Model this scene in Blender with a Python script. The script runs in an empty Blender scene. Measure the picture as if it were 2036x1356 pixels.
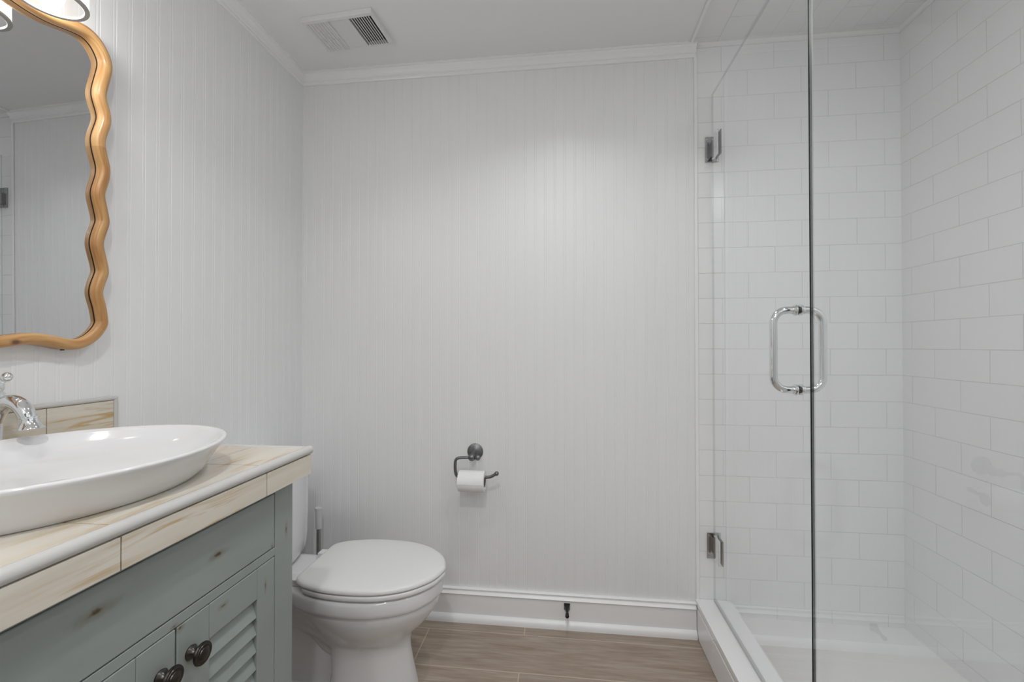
import bpy, bmesh, math, random
from mathutils import Vector, Matrix
random.seed(7)
S = bpy.context.scene
COL = S.collection
PI = math.pi

# ------------------------------------------------------------------ camera
CZ = 1.203
def set_camera(yaw=0.1164, pitch=0.0088, roll=-0.0008, loc=(1.2008, -1.9073, CZ), fpx=874.34):
    cd = bpy.data.cameras.new('camera'); co = bpy.data.objects.new('camera', cd); COL.objects.link(co)
    cd.sensor_fit = 'HORIZONTAL'; cd.sensor_width = 36.0; cd.lens = 36.0 * fpx / 2036.0
    cd.clip_start = 0.02; cd.clip_end = 50
    F = Vector((-math.sin(yaw) * math.cos(pitch), math.cos(yaw) * math.cos(pitch), math.sin(pitch)))
    R = Vector((math.cos(yaw), math.sin(yaw), 0)); U = R.cross(F)
    R2 = R * math.cos(roll) + U * math.sin(roll); U2 = U * math.cos(roll) - R * math.sin(roll)
    m = Matrix((R2, U2, -F)).transposed().to_4x4(); m.translation = Vector(loc)
    co.matrix_world = m
    S.camera = co
set_camera()

# ------------------------------------------------------------------ world, exposure, lights
w = bpy.data.worlds.new('world'); S.world = w; w.use_nodes = True
w.node_tree.nodes['Background'].inputs[0].default_value = (1, 1, 1, 1)
w.node_tree.nodes['Background'].inputs[1].default_value = 0.15
S.view_settings.view_transform = 'Standard'; S.view_settings.look = 'None'
S.view_settings.exposure = -0.09; S.view_settings.gamma = 1.0
S.view_settings.use_curve_mapping = False
S.cycles.max_bounces = 14; S.cycles.diffuse_bounces = 8; S.cycles.glossy_bounces = 8
S.cycles.transmission_bounces = 10; S.cycles.transparent_max_bounces = 24
S.cycles.sample_clamp_indirect = 4.0

CEIL = 2.455
def area(name, loc, size, power, aim=(0, 0, -1), color=(1, 1, 1), spread=PI):
    l = bpy.data.lights.new(name, 'AREA'); l.shape = 'DISK'; l.size = size; l.energy = power; l.color = color; l.spread = spread
    o = bpy.data.objects.new(name, l); COL.objects.link(o); o.location = loc
    o.rotation_euler = Vector(aim).to_track_quat('-Z', 'Y').to_euler()
    return o
DOWN_LIGHTS = [((1.20, -0.74), 3.5, 132), ((1.05, -2.00), 11.0, 180), ((2.05, -1.45), 5.5, 180)]  # last entry is added to brighten the shower
VANITY_W = 2.1
HALL_W = 16.0
for (x, y), pw, sp_ in DOWN_LIGHTS:
    area('downlight_lamp', (x, y, CEIL - 0.012), 0.08, pw, color=(0.985, 0.993, 1.0), spread=math.radians(sp_))
area('hall_fill', (1.2, -3.3, 2.35), 0.5, HALL_W)  # unseen fill light added in the hall to lift the bathroom

# ------------------------------------------------------------------ materials
def nt(name):
    m = bpy.data.materials.new(name); m.use_nodes = True
    t = m.node_tree; b = t.nodes['Principled BSDF']
    return m, t, b
def mat(name, col, rough=0.5, metal=0.0, coat=0.0, spec=None, noise=0.0, nscale=8.0, bump=0.0, bscale=200.0):
    m, t, b = nt(name)
    c = (*col, 1)
    b.inputs['Base Color'].default_value = c
    b.inputs['Roughness'].default_value = rough; b.inputs['Metallic'].default_value = metal
    b.inputs['Coat Weight'].default_value = coat; b.inputs['Coat Roughness'].default_value = 0.05
    if spec is not None: b.inputs['Specular IOR Level'].default_value = spec
    tc = t.nodes.new('ShaderNodeTexCoord')
    if noise > 0:
        n = t.nodes.new('ShaderNodeTexNoise'); n.inputs['Scale'].default_value = nscale; n.inputs['Detail'].default_value = 3
        t.links.new(tc.outputs['Object'], n.inputs['Vector'])
        r = t.nodes.new('ShaderNodeMix'); r.data_type = 'RGBA'
        r.inputs['A'].default_value = (*[v * (1 - noise) for v in col], 1); r.inputs['B'].default_value = (*[min(1, v * (1 + noise)) for v in col], 1)
        t.links.new(n.outputs['Fac'], r.inputs['Factor']); t.links.new(r.outputs['Result'], b.inputs['Base Color'])
    if bump > 0:
        n = t.nodes.new('ShaderNodeTexNoise'); n.inputs['Scale'].default_value = bscale; n.inputs['Detail'].default_value = 4
        t.links.new(tc.outputs['Object'], n.inputs['Vector'])
        bp = t.nodes.new('ShaderNodeBump'); bp.inputs['Strength'].default_value = bump; bp.inputs['Distance'].default_value = 0.002
        t.links.new(n.outputs['Fac'], bp.inputs['Height']); t.links.new(bp.outputs['Normal'], b.inputs['Normal'])
    return m

M = {}
M['paint'] = mat('white_satin_paint', (0.79, 0.795, 0.80), 0.36, noise=0.01, nscale=3)
M['trim'] = mat('white_gloss_trim_paint', (0.84, 0.845, 0.85), 0.3, noise=0.01)
M['ceil'] = mat('white_flat_ceiling_paint', (0.82, 0.825, 0.83), 0.8, noise=0.01)
M['china'] = mat('white_glazed_china', (0.73, 0.73, 0.74), 0.09, coat=0.1, noise=0.005)
M['seat'] = mat('white_seat_plastic', (0.74, 0.74, 0.74), 0.28, noise=0.005)
M['acrylic'] = mat('white_pan_acrylic', (0.82, 0.82, 0.825), 0.35, noise=0.02, nscale=30)
M['chrome'] = mat('polished_chrome', (0.82, 0.83, 0.84), 0.05, 1.0, noise=0.01)
M['steel'] = mat('brushed_steel', (0.42, 0.42, 0.42), 0.3, 1.0, noise=0.05, nscale=60)
M['pewter'] = mat('antique_pewter', (0.20, 0.20, 0.205), 0.42, 1.0, noise=0.3, nscale=90, bump=0.25, bscale=260)
M['knob'] = mat('dark_bronze_knob', (0.07, 0.066, 0.06), 0.3, 1.0, noise=0.3, nscale=60)
M['black'] = mat('black_metal', (0.012, 0.012, 0.012), 0.4, 0.3, noise=0.2)
M['dark'] = mat('painted_shade_black', (0.01, 0.01, 0.01), 0.8, noise=0.1)
M['plastic'] = mat('white_vent_plastic', (0.74, 0.74, 0.74), 0.5, noise=0.01)
M['paper'] = mat('white_tissue_paper', (0.84, 0.84, 0.84), 0.95, noise=0.02, nscale=80, bump=0.3, bscale=900)
M['card'] = mat('grey_cardboard', (0.25, 0.23, 0.21), 0.9, noise=0.1)
M['grip'] = mat('white_brush_grip', (0.62, 0.62, 0.62), 0.45, noise=0.01)
M['liner'] = mat('glazed_pencil_liner', (0.56, 0.555, 0.54), 0.2, noise=0.02, nscale=10)
M['grout'] = mat('tan_grout', (0.40, 0.31, 0.22), 0.9, noise=0.1, nscale=60)
M['gap_shade'] = mat('frame_gap_shade', (0.05, 0.025, 0.01), 0.7, noise=0.2)
M['seal'] = mat('clear_vinyl_seal', (0.50, 0.51, 0.51), 0.3, noise=0.02)
M['edge'] = mat('polished_glass_edge', (0.006, 0.009, 0.008), 0.15, noise=0.1)  # near black stands in for the inner reflections of the near edge

def glass_mat():
    m, t, b = nt('clear_thin_glass'); t.nodes.remove(b)
    out = t.nodes['Material Output']
    tr = t.nodes.new('ShaderNodeBsdfTransparent'); tr.inputs[0].default_value = (0.985, 0.99, 0.988, 1)
    gl = t.nodes.new('ShaderNodeBsdfGlossy'); gl.inputs['Roughness'].default_value = 0.0
    gl.inputs[0].default_value = (1, 1, 1, 1)
    fr = t.nodes.new('ShaderNodeFresnel'); fr.inputs['IOR'].default_value = 1.45
    mx = t.nodes.new('ShaderNodeMixShader')
    g = t.nodes.new('ShaderNodeNewGeometry')
    # the fresnel of the air side on both faces (a thin pane bends nothing)
    mul = t.nodes.new('ShaderNodeMath'); mul.operation = 'SUBTRACT'; mul.inputs[0].default_value = 1.0
    t.links.new(g.outputs['Backfacing'], mul.inputs[1])
    m2 = t.nodes.new('ShaderNodeMath'); m2.operation = 'MULTIPLY'
    dbl = t.nodes.new('ShaderNodeMath'); dbl.operation = 'MULTIPLY'; dbl.use_clamp = True; dbl.inputs[1].default_value = 1.7
    t.links.new(fr.outputs[0], dbl.inputs[0])
    t.links.new(dbl.outputs[0], m2.inputs[0]); t.links.new(mul.outputs[0], m2.inputs[1])
    t.links.new(m2.outputs[0], mx.inputs[0]); t.links.new(tr.outputs[0], mx.inputs[1]); t.links.new(gl.outputs[0], mx.inputs[2])
    t.links.new(mx.outputs[0], out.inputs['Surface'])
    return m
M['glass'] = glass_mat()
def edge_clear_mat():
    m, t, b = nt('clear_ground_glass_edge'); t.nodes.remove(b); out = t.nodes['Material Output']
    tr = t.nodes.new('ShaderNodeBsdfTransparent'); tr.inputs[0].default_value = (0.82, 0.83, 0.82, 1)
    di = t.nodes.new('ShaderNodeBsdfGlossy'); di.inputs['Roughness'].default_value = 0.3; di.inputs[0].default_value = (0.4, 0.41, 0.4, 1)
    mx = t.nodes.new('ShaderNodeMixShader'); mx.inputs[0].default_value = 0.12
    t.links.new(tr.outputs[0], mx.inputs[1]); t.links.new(di.outputs[0], mx.inputs[2]); t.links.new(mx.outputs[0], out.inputs['Surface'])
    return m
M['edge_clear'] = edge_clear_mat()

def mirror_mat():
    m = mat('silvered_mirror', (0.66, 0.665, 0.67), 0.004, 1.0)
    return m
M['mirror'] = mirror_mat()

def shade_mat():
    m, t, b = nt('milky_lamp_glass'); t.nodes.remove(b); out = t.nodes['Material Output']
    tr = t.nodes.new('ShaderNodeBsdfTransparent'); tr.inputs[0].default_value = (0.97, 0.97, 0.97, 1)
    tl = t.nodes.new('ShaderNodeBsdfTranslucent'); tl.inputs[0].default_value = (0.9, 0.9, 0.9, 1)
    gl = t.nodes.new('ShaderNodeBsdfGlossy'); gl.inputs['Roughness'].default_value = 0.05
    m1 = t.nodes.new('ShaderNodeMixShader'); m1.inputs[0].default_value = 0.22
    m2 = t.nodes.new('ShaderNodeMixShader'); m2.inputs[0].default_value = 0.06
    t.links.new(tr.outputs[0], m1.inputs[1]); t.links.new(tl.outputs[0], m1.inputs[2])
    t.links.new(m1.outputs[0], m2.inputs[1]); t.links.new(gl.outputs[0], m2.inputs[2])
    t.links.new(m2.outputs[0], out.inputs['Surface'])
    return m
M['shade'] = shade_mat()
M['shaderim'] = mat('thick_ground_glass_rim', (0.42, 0.42, 0.40), 0.25, noise=0.03)

def emit(name, col, st):
    m, t, b = nt(name)
    b.inputs['Base Color'].default_value = (*col, 1)
    b.inputs['Emission Color'].default_value = (*col, 1); b.inputs['Emission Strength'].default_value = st
    return m
M['bulb'] = emit('lit_bulb', (1, 0.97, 0.93), 5.0)
M['lens'] = emit('lit_downlight_lens', (1, 0.99, 0.97), 12.0)

def tile_mat(name, W, H, mortar, tilecol, groutcol, rough=0.12, offset=0.5, freq=2, bump=0.6):
    """white glazed wall tile laid in running bond; UV is in metres"""
    m, t, b = nt(name)
    uv = t.nodes.new('ShaderNodeUVMap'); uv.uv_map = 'UVMap'
    br = t.nodes.new('ShaderNodeTexBrick'); br.offset = offset; br.offset_frequency = freq; br.squash = 1.0
    br.inputs['Scale'].default_value = 1.0; br.inputs['Brick Width'].default_value = W; br.inputs['Row Height'].default_value = H
    br.inputs['Mortar Size'].default_value = mortar; br.inputs['Mortar Smooth'].default_value = 0.35
    br.inputs['Color1'].default_value = (*tilecol, 1); br.inputs['Color2'].default_value = (*[v * 0.985 for v in tilecol], 1)
    br.inputs['Mortar'].default_value = (*groutcol, 1)
    t.links.new(uv.outputs[0], br.inputs['Vector']); t.links.new(br.outputs['Color'], b.inputs['Base Color'])
    rr = t.nodes.new('ShaderNodeMapRange'); rr.inputs['To Min'].default_value = rough; rr.inputs['To Max'].default_value = 0.7
    t.links.new(br.outputs['Fac'], rr.inputs['Value']); t.links.new(rr.outputs[0], b.inputs['Roughness'])
    nz = t.nodes.new('ShaderNodeTexNoise'); nz.inputs['Scale'].default_value = 6.0; nz.inputs['Detail'].default_value = 2
    t.links.new(uv.outputs[0], nz.inputs['Vector'])
    ad = t.nodes.new('ShaderNodeMath'); ad.operation = 'MULTIPLY_ADD'; ad.inputs[1].default_value = -1.0
    nm = t.nodes.new('ShaderNodeMath'); nm.operation = 'MULTIPLY'; nm.inputs[1].default_value = 0.4
    t.links.new(nz.outputs['Fac'], nm.inputs[0])
    t.links.new(br.outputs['Fac'], ad.inputs[0]); t.links.new(nm.outputs[0], ad.inputs[2])
    bp = t.nodes.new('ShaderNodeBump'); bp.inputs['Strength'].default_value = bump; bp.inputs['Distance'].default_value = 0.0015
    t.links.new(ad.outputs[0], bp.inputs['Height']); t.links.new(bp.outputs['Normal'], b.inputs['Normal'])
    return m
TW, TH = 0.2064, 0.1048
M['tile'] = tile_mat('white_subway_tile', TW, TH, 0.0013, (0.83, 0.835, 0.84), (0.66, 0.66, 0.66), rough=0.2)
M['ceiltile'] = tile_mat('white_ceiling_tile', TW, 0.1013, 0.0013, (0.79, 0.795, 0.80), (0.64, 0.64, 0.64))
M['plaintile'] = mat('white_glazed_trim_tile', (0.82, 0.82, 0.825), 0.13, noise=0.01)

def streak(t, tc_out, scale, nscale, detail=4, dist=0.3):
    mp = t.nodes.new('ShaderNodeMapping'); mp.inputs['Scale'].default_value = scale
    n = t.nodes.new('ShaderNodeTexNoise'); n.inputs['Scale'].default_value = nscale; n.inputs['Detail'].default_value = detail
    n.inputs['Distortion'].default_value = dist
    t.links.new(tc_out, mp.inputs['Vector']); t.links.new(mp.outputs[0], n.inputs['Vector'])
    return n
def ramp(t, src, stops):
    r = t.nodes.new('ShaderNodeValToRGB'); e = r.color_ramp.elements
    while len(e) < len(stops): e.new(0.5)
    for i, (p, c) in enumerate(stops):
        e[i].position = p; e[i].color = (*c, 1) if len(c) == 3 else c
    t.links.new(src, r.inputs['Fac']); return r
def mixc(t, fac, a, b_, blend='MIX'):
    x = t.nodes.new('ShaderNodeMix'); x.data_type = 'RGBA'; x.blend_type = blend
    for key, v in (('Factor', fac), ('A', a), ('B', b_)):
        if isinstance(v, (int, float)): x.inputs[key].default_value = v
        elif isinstance(v, tuple): x.inputs[key].default_value = (*v, 1)
        else: t.links.new(v, x.inputs[key])
    return x.outputs['Result']

def floor_mat():
    m, t, b = nt('wood_look_plank_tile')
    uv = t.nodes.new('ShaderNodeUVMap'); uv.uv_map = 'UVMap'
    br = t.nodes.new('ShaderNodeTexBrick'); br.offset = 0.331; br.offset_frequency = 2
    for k, v in (('Scale', 1.0), ('Brick Width', 1.22), ('Row Height', 0.2105), ('Mortar Size', 0.0023), ('Mortar Smooth', 0.3), ('Bias', 0.0)):
        br.inputs[k].default_value = v
    br.inputs['Color1'].default_value = (0.9, 0.9, 0.9, 1); br.inputs['Color2'].default_value = (1.08, 1.08, 1.08, 1); br.inputs['Mortar'].default_value = (1, 1, 1, 1)
    t.links.new(uv.outputs[0], br.inputs['Vector'])
    n1 = streak(t, uv.outputs[0], (1.2, 14, 1), 3.0, 6, 0.8)
    n2 = streak(t, uv.outputs[0], (3, 60, 1), 4.0, 4, 0.2)
    c1 = ramp(t, n1.outputs['Fac'], [(0.3, (0.30, 0.232, 0.178)), (0.52, (0.375, 0.303, 0.243)), (0.75, (0.435, 0.362, 0.298))])
    c2 = ramp(t, n2.outputs['Fac'], [(0.35, (0.86, 0.86, 0.86)), (0.65, (1.07, 1.07, 1.07))])
    c = mixc(t, 1.0, c1.outputs[0], c2.outputs[0], 'MULTIPLY')
    c = mixc(t, 1.0, c, br.outputs['Color'], 'MULTIPLY')
    c = mixc(t, br.outputs['Fac'], c, (0.52, 0.425, 0.34))
    t.links.new(c, b.inputs['Base Color']); b.inputs['Roughness'].default_value = 0.42
    return m
M['floor'] = floor_mat()

def cream_mat():
    m, t, b = nt('cream_veined_plank_tile')
    tc = t.nodes.new('ShaderNodeTexCoord')
    n0 = streak(t, tc.outputs['Object'], (9, 1.6, 22), 1.6, 3, 0.5)
    n1 = streak(t, tc.outputs['Object'], (20, 3.2, 48), 1.5, 5, 1.2)
    n2 = streak(t, tc.outputs['Object'], (2.6, 2.0, 7), 1.7, 2, 0.3)
    base = ramp(t, n0.outputs['Fac'], [(0.35, (0.60, 0.545, 0.455)), (0.65, (0.69, 0.655, 0.585))])
    v = ramp(t, n1.outputs['Fac'], [(0.50, (0, 0, 0)), (0.66, (1, 1, 1))])
    area_ = ramp(t, n2.outputs['Fac'], [(0.43, (0, 0, 0)), (0.58, (1, 1, 1))])
    f = mixc(t, 1.0, v.outputs[0], area_.outputs[0], 'MULTIPLY')
    c = mixc(t, f, base.outputs[0], (0.50, 0.34, 0.145))
    t.links.new(c, b.inputs['Base Color']); b.inputs['Roughness'].default_value = 0.33
    return m
M['cream'] = cream_mat()

def pine_mat():
    """honey pine; U runs along the rail in metres, V around it"""
    m, t, b = nt('honey_pine')
    uv = t.nodes.new('ShaderNodeUVMap'); uv.uv_map = 'UVMap'
    n1 = streak(t, uv.outputs[0], (5, 55, 1), 1.6, 4, 0.6)
    n2 = streak(t, uv.outputs[0], (2.0, 20, 1), 2.2, 3, 1.5)
    c1 = ramp(t, n1.outputs['Fac'], [(0.3, (0.40, 0.195, 0.068)), (0.5, (0.52, 0.295, 0.115)), (0.72, (0.60, 0.385, 0.175))])
    c2 = ramp(t, n2.outputs['Fac'], [(0.56, (1, 1, 1)), (0.66, (0.80, 0.66, 0.52))])
    c = mixc(t, 1.0, c1.outputs[0], c2.outputs[0], 'MULTIPLY')
    tc = t.nodes.new('ShaderNodeTexCoord')
    v = t.nodes.new('ShaderNodeVectorMath'); v.operation = 'SUBTRACT'; v.inputs[1].default_value = (0.036, 0.107, -0.370)
    t.links.new(tc.outputs['Object'], v.inputs[0])
    sc = t.nodes.new('ShaderNodeVectorMath'); sc.operation = 'MULTIPLY'; sc.inputs[1].default_value = (30, 75, 130)
    t.links.new(v.outputs[0], sc.inputs[0])
    ln = t.nodes.new('ShaderNodeVectorMath'); ln.operation = 'LENGTH'; t.links.new(sc.outputs[0], ln.inputs[0])
    kn = ramp(t, ln.outputs['Value'], [(0.35, (1, 1, 1)), (0.6, (0.55, 0.55, 0.55)), (1.0, (0, 0, 0))])
    c = mixc(t, kn.outputs[0], c, (0.16, 0.075, 0.035))
    # glued-up blocks of different tone
    sx = t.nodes.new('ShaderNodeSeparateXYZ'); t.links.new(uv.outputs[0], sx.inputs[0])
    q = t.nodes.new('ShaderNodeMath'); q.operation = 'MULTIPLY_ADD'; q.inputs[1].default_value = 2.1; q.inputs[2].default_value = 0.35
    t.links.new(sx.outputs[0], q.inputs[0])
    fl = t.nodes.new('ShaderNodeMath'); fl.operation = 'FLOOR'; t.links.new(q.outputs[0], fl.inputs[0])
    wn = t.nodes.new('ShaderNodeTexWhiteNoise'); wn.noise_dimensions = '1D'; t.links.new(fl.outputs[0], wn.inputs['W'])
    c3 = ramp(t, wn.outputs['Value'], [(0.0, (0.88, 0.82, 0.74)), (1.0, (1.12, 1.14, 1.16))])
    c = mixc(t, 1.0, c, c3.outputs[0], 'MULTIPLY')
    t.links.new(c, b.inputs['Base Color']); b.inputs['Roughness'].default_value = 0.36; b.inputs['Coat Weight'].default_value = 0.15
    return m
M['pine'] = pine_mat()

def cabinet_mat(name, spots, col=(0.272, 0.306, 0.293)):
    """distressed sage paint; spots = rubbed-through knots: (x, y, z, radius y, radius z, strength) in the cabinet's own space"""
    m, t, b = nt(name)
    tc = t.nodes.new('ShaderNodeTexCoord')
    n0 = streak(t, tc.outputs['Object'], (4, 4, 4), 1.2, 3, 0.3)
    base = ramp(t, n0.outputs['Fac'], [(0.3, tuple(v * 0.93 for v in col)), (0.7, tuple(v * 1.06 for v in col))])
    c = base.outputs[0]
    nz = t.nodes.new('ShaderNodeTexNoise'); nz.inputs['Scale'].default_value = 90; nz.inputs['Detail'].default_value = 3
    t.links.new(tc.outputs['Object'], nz.inputs['Vector'])
    for (px, py, pz, ry, rz, st) in spots:
        v = t.nodes.new('ShaderNodeVectorMath'); v.operation = 'SUBTRACT'; v.inputs[1].default_value = (px, py, pz)
        t.links.new(tc.outputs['Object'], v.inputs[0])
        s = t.nodes.new('ShaderNodeVectorMath'); s.operation = 'MULTIPLY'; s.inputs[1].default_value = (1 / 0.05, 1 / ry, 1 / rz)
        t.links.new(v.outputs[0], s.inputs[0])
        ln = t.nodes.new('ShaderNodeVectorMath'); ln.operation = 'LENGTH'; t.links.new(s.outputs[0], ln.inputs[0])
        a = t.nodes.new('ShaderNodeMath'); a.operation = 'MULTIPLY_ADD'; a.inputs[1].default_value = 0.7; a.inputs[2].default_value = -0.35
        t.links.new(nz.outputs['Fac'], a.inputs[0])
        ad = t.nodes.new('ShaderNodeMath'); ad.operation = 'ADD'; t.links.new(ln.outputs['Value'], ad.inputs[0]); t.links.new(a.outputs[0], ad.inputs[1])
        halo = ramp(t, ad.outputs[0], [(0.15, (0.75 * st,) * 3), (1.0, (0, 0, 0))])
        core = ramp(t, ad.outputs[0], [(0.10, (st,) * 3), (0.34, (0, 0, 0))])
        c = mixc(t, halo.outputs[0], c, (0.17, 0.155, 0.10))
        c = mixc(t, core.outputs[0], c, (0.075, 0.04, 0.02))
    t.links.new(c, b.inputs['Base Color']); b.inputs['Roughness'].default_value = 0.38
    return m

# ------------------------------------------------------------------ mesh builder
class MB:
    def __init__(s): s.v = []; s.f = []; s.uv = []; s.mi = []
    def quad(s, pts, mi=0, uvs=None):
        n = len(s.v); s.v += [tuple(p) for p in pts]; s.f.append(tuple(range(n, n + len(pts)))); s.uv.append(uvs); s.mi.append(mi); return s
    def box(s, x0, x1, y0, y1, z0, z1, mi=0):
        n = len(s.v)
        s.v += [(x0, y0, z0), (x1, y0, z0), (x1, y1, z0), (x0, y1, z0), (x0, y0, z1), (x1, y0, z1), (x1, y1, z1), (x0, y1, z1)]
        for f in ((3, 2, 1, 0), (4, 5, 6, 7), (0, 1, 5, 4), (1, 2, 6, 5), (2, 3, 7, 6), (3, 0, 4, 7)):
            s.f.append(tuple(n + i for i in f)); s.uv.append(None); s.mi.append(mi)
        return s
    def loft(s, rings, cap0=True, cap1=True, mi=0, closed=True, uv=None):
        n0 = len(s.v); k = len(rings[0])
        for r in rings: s.v += [tuple(p) for p in r]
        for i in range(len(rings) - 1):
            for j in range(k if closed else k - 1):
                a = n0 + i * k + j; b = n0 + i * k + (j + 1) % k
                s.f.append((a, b, b + k, a + k)); s.mi.append(mi)
                s.uv.append(None if uv is None else (uv(i, j), uv(i, j + 1), uv(i + 1, j + 1), uv(i + 1, j)))
        if closed and cap0: s.f.append(tuple(n0 + j for j in reversed(range(k)))); s.uv.append(None); s.mi.append(mi)
        if closed and cap1: s.f.append(tuple(n0 + (len(rings) - 1) * k + j for j in range(k))); s.uv.append(None); s.mi.append(mi)
        return s
    def tube(s, path, r, seg=14, caps=True, mi=0):
        P = [Vector(p) for p in path]; n = len(P); rr = r if isinstance(r, (list, tuple)) else [r] * n
        T = []
        for i in range(n):
            d = (P[min(i + 1, n - 1)] - P[max(i - 1, 0)]); T.append(d.normalized())
        up = Vector((0, 0, 1)) if abs(T[0].z) < 0.9 else Vector((1, 0, 0))
        u = T[0].cross(up).normalized(); rings = []
        for i in range(n):
            u = (u - T[i] * u.dot(T[i])).normalized(); v = T[i].cross(u)
            rings.append([P[i] + (u * math.cos(2 * PI * j / seg) + v * math.sin(2 * PI * j / seg)) * rr[i] for j in range(seg)])
        return s.loft(rings, caps, caps, mi)
    def lathe(s, prof, origin, axis=(0, 0, 1), seg=32, mi=0, cap=True):
        """prof: (radius, height along axis)"""
        A = Vector(axis).normalized(); u = A.orthogonal().normalized(); v = A.cross(u); O = Vector(origin)
        rings = [[O + A * h + (u * math.cos(2 * PI * j / seg) + v * math.sin(2 * PI * j / seg)) * max(r, 1e-5) for j in range(seg)] for r, h in prof]
        return s.loft(rings, cap, cap, mi)
    def prof_x(s, prof, x0, x1, mi=0):   # closed (y, z) outline pushed along x
        return s.loft([[(x0, y, z) for y, z in prof], [(x1, y, z) for y, z in prof]], mi=mi)
    def prof_y(s, prof, y0, y1, mi=0):   # closed (x, z) outline pushed along y
        return s.loft([[(x, y0, z) for x, z in prof], [(x, y1, z) for x, z in prof]], mi=mi)
    def sphere(s, c, r, seg=20, mi=0, sc=(1, 1, 1)):
        c = Vector(c); n = seg // 2
        rings = [[(c.x + sc[0] * r * math.sin(PI * max(.001, min(.999, i / n))) * math.cos(2 * PI * j / seg), c.y + sc[1] * r * math.sin(PI * max(.001, min(.999, i / n))) * math.sin(2 * PI * j / seg), c.z - sc[2] * r * math.cos(PI * i / n)) for j in range(seg)] for i in range(n + 1)]
        return s.loft(rings, True, True, mi)

ORG = {}
def empty(name, loc):
    o = bpy.data.objects.new(name, None); o.empty_display_size = 0.05; o.location = loc; COL.objects.link(o); ORG[o.name] = Vector(loc); return o
def build(name, mb, mats, parent=None, smooth=False, bevel=0.0, bseg=2, subsurf=0, angle=40, recalc=True):
    org = ORG[parent.name] if parent is not None else Vector((0, 0, 0))
    me = bpy.data.meshes.new(name)
    me.from_pydata([tuple(Vector(p) - org) for p in mb.v], [], mb.f)
    if any(u is not None for u in mb.uv):
        l = me.uv_layers.new(name='UVMap'); k = 0
        for f, u in zip(mb.f, mb.uv):
            for q in range(len(f)):
                if u is not None: l.data[k].uv = u[q]
                k += 1
    for m in (mats if isinstance(mats, (list, tuple)) else [mats]): me.materials.append(m)
    for p, i in zip(me.polygons, mb.mi): p.material_index = i
    if recalc:
        bm = bmesh.new(); bm.from_mesh(me); bmesh.ops.recalc_face_normals(bm, faces=bm.faces); bm.to_mesh(me); bm.free()
    o = bpy.data.objects.new(name, me); COL.objects.link(o)
    if smooth:
        for p in me.polygons: p.use_smooth = True
        me.set_sharp_from_angle(angle=math.radians(angle))
    if bevel > 0:
        b = o.modifiers.new('bevel', 'BEVEL'); b.width = bevel; b.segments = bseg; b.limit_method = 'ANGLE'; b.angle_limit = math.radians(35)
        for p in me.polygons: p.use_smooth = True
        b.harden_normals = True
    if subsurf:
        q = o.modifiers.new('subdivision', 'SUBSURF'); q.levels = subsurf; q.render_levels = subsurf
    if parent is not None: o.parent = parent; ORG[o.name] = org
    else: ORG[o.name] = Vector((0, 0, 0))
    return o
def thing(o, label, cat, group=None, kind=None):
    o['label'] = label; o['category'] = cat
    if group: o['group'] = group
    if kind: o['kind'] = kind
    return o
def struct(o, label=None, cat=None):
    o['kind'] = 'structure'
    if label: o['label'] = label
    if cat: o['category'] = cat
    return o
def bez(pts, n=8):
    """Catmull-Rom through pts (any dimension)"""
    P = [Vector(p) for p in pts]; out = []
    for i in range(len(P) - 1):
        a = P[max(i - 1, 0)]; b = P[i]; c = P[i + 1]; d = P[min(i + 2, len(P) - 1)]
        for k in range(n):
            t = k / n
            out.append(0.5 * ((2 * b) + (c - a) * t + (2 * a - 5 * b + 4 * c - d) * t * t + (3 * b - a - 3 * c + d) * t ** 3))
    out.append(P[-1]); return out

# ------------------------------------------------------------------ room shell
XS = 2.533            # tiled right wall of the shower
XT = 1.745            # where the panelling ends and the tile begins
YF = -2.45            # front wall with the doorway, behind the camera
YS = -1.80            # end of the shower

def bead_profile(length, pitch=0.0425, first=0.012, g=0.0030, d=0.0008, bead=0.006):
    """(along, outward depth) of double-grooved beadboard"""
    pr = [(0, 0)]; a = first
    while a < length - 0.02:
        pr += [(a, 0), (a + g * .5, -d), (a + g, -0.0002), (a + g + bead * .5, 0.0), (a + g + bead, -0.0002), (a + g * 1.5 + bead, -d), (a + 2 * g + bead, 0)]
        a += pitch
    pr.append((length, 0)); return pr
mb = MB(); pr = bead_profile(XT)
for i in range(len(pr) - 1):
    (a, d), (b, e) = pr[i], pr[i + 1]
    mb.quad([(a, -d, 0), (b, -e, 0), (b, -e, CEIL), (a, -d, CEIL)])
mb.quad([(0, 0.06, 0), (0, 0.06, CEIL), (XT, 0.06, CEIL), (XT, 0.06, 0)])
struct(build('wall_back', mb, M['paint'], recalc=False), 'white beadboard panelled wall behind the toilet')
mb = MB(); L = -YF; pr = bead_profile(L, first=0.0045)
for i in range(len(pr) - 1):
    (a, d), (b, e) = pr[i], pr[i + 1]
    mb.quad([(d, -a, 0), (d, -a, CEIL), (e, -b, CEIL), (e, -b, 0)])
mb.quad([(-0.06, 0, 0), (-0.06, YF, 0), (-0.06, YF, CEIL), (-0.06, 0, CEIL)])
for f in mb.f[:-1]: pass
mb.f = [tuple(reversed(f)) for f in mb.f]
struct(build('wall_left', mb, M['paint'], recalc=False), 'white beadboard panelled wall behind the vanity')

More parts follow.
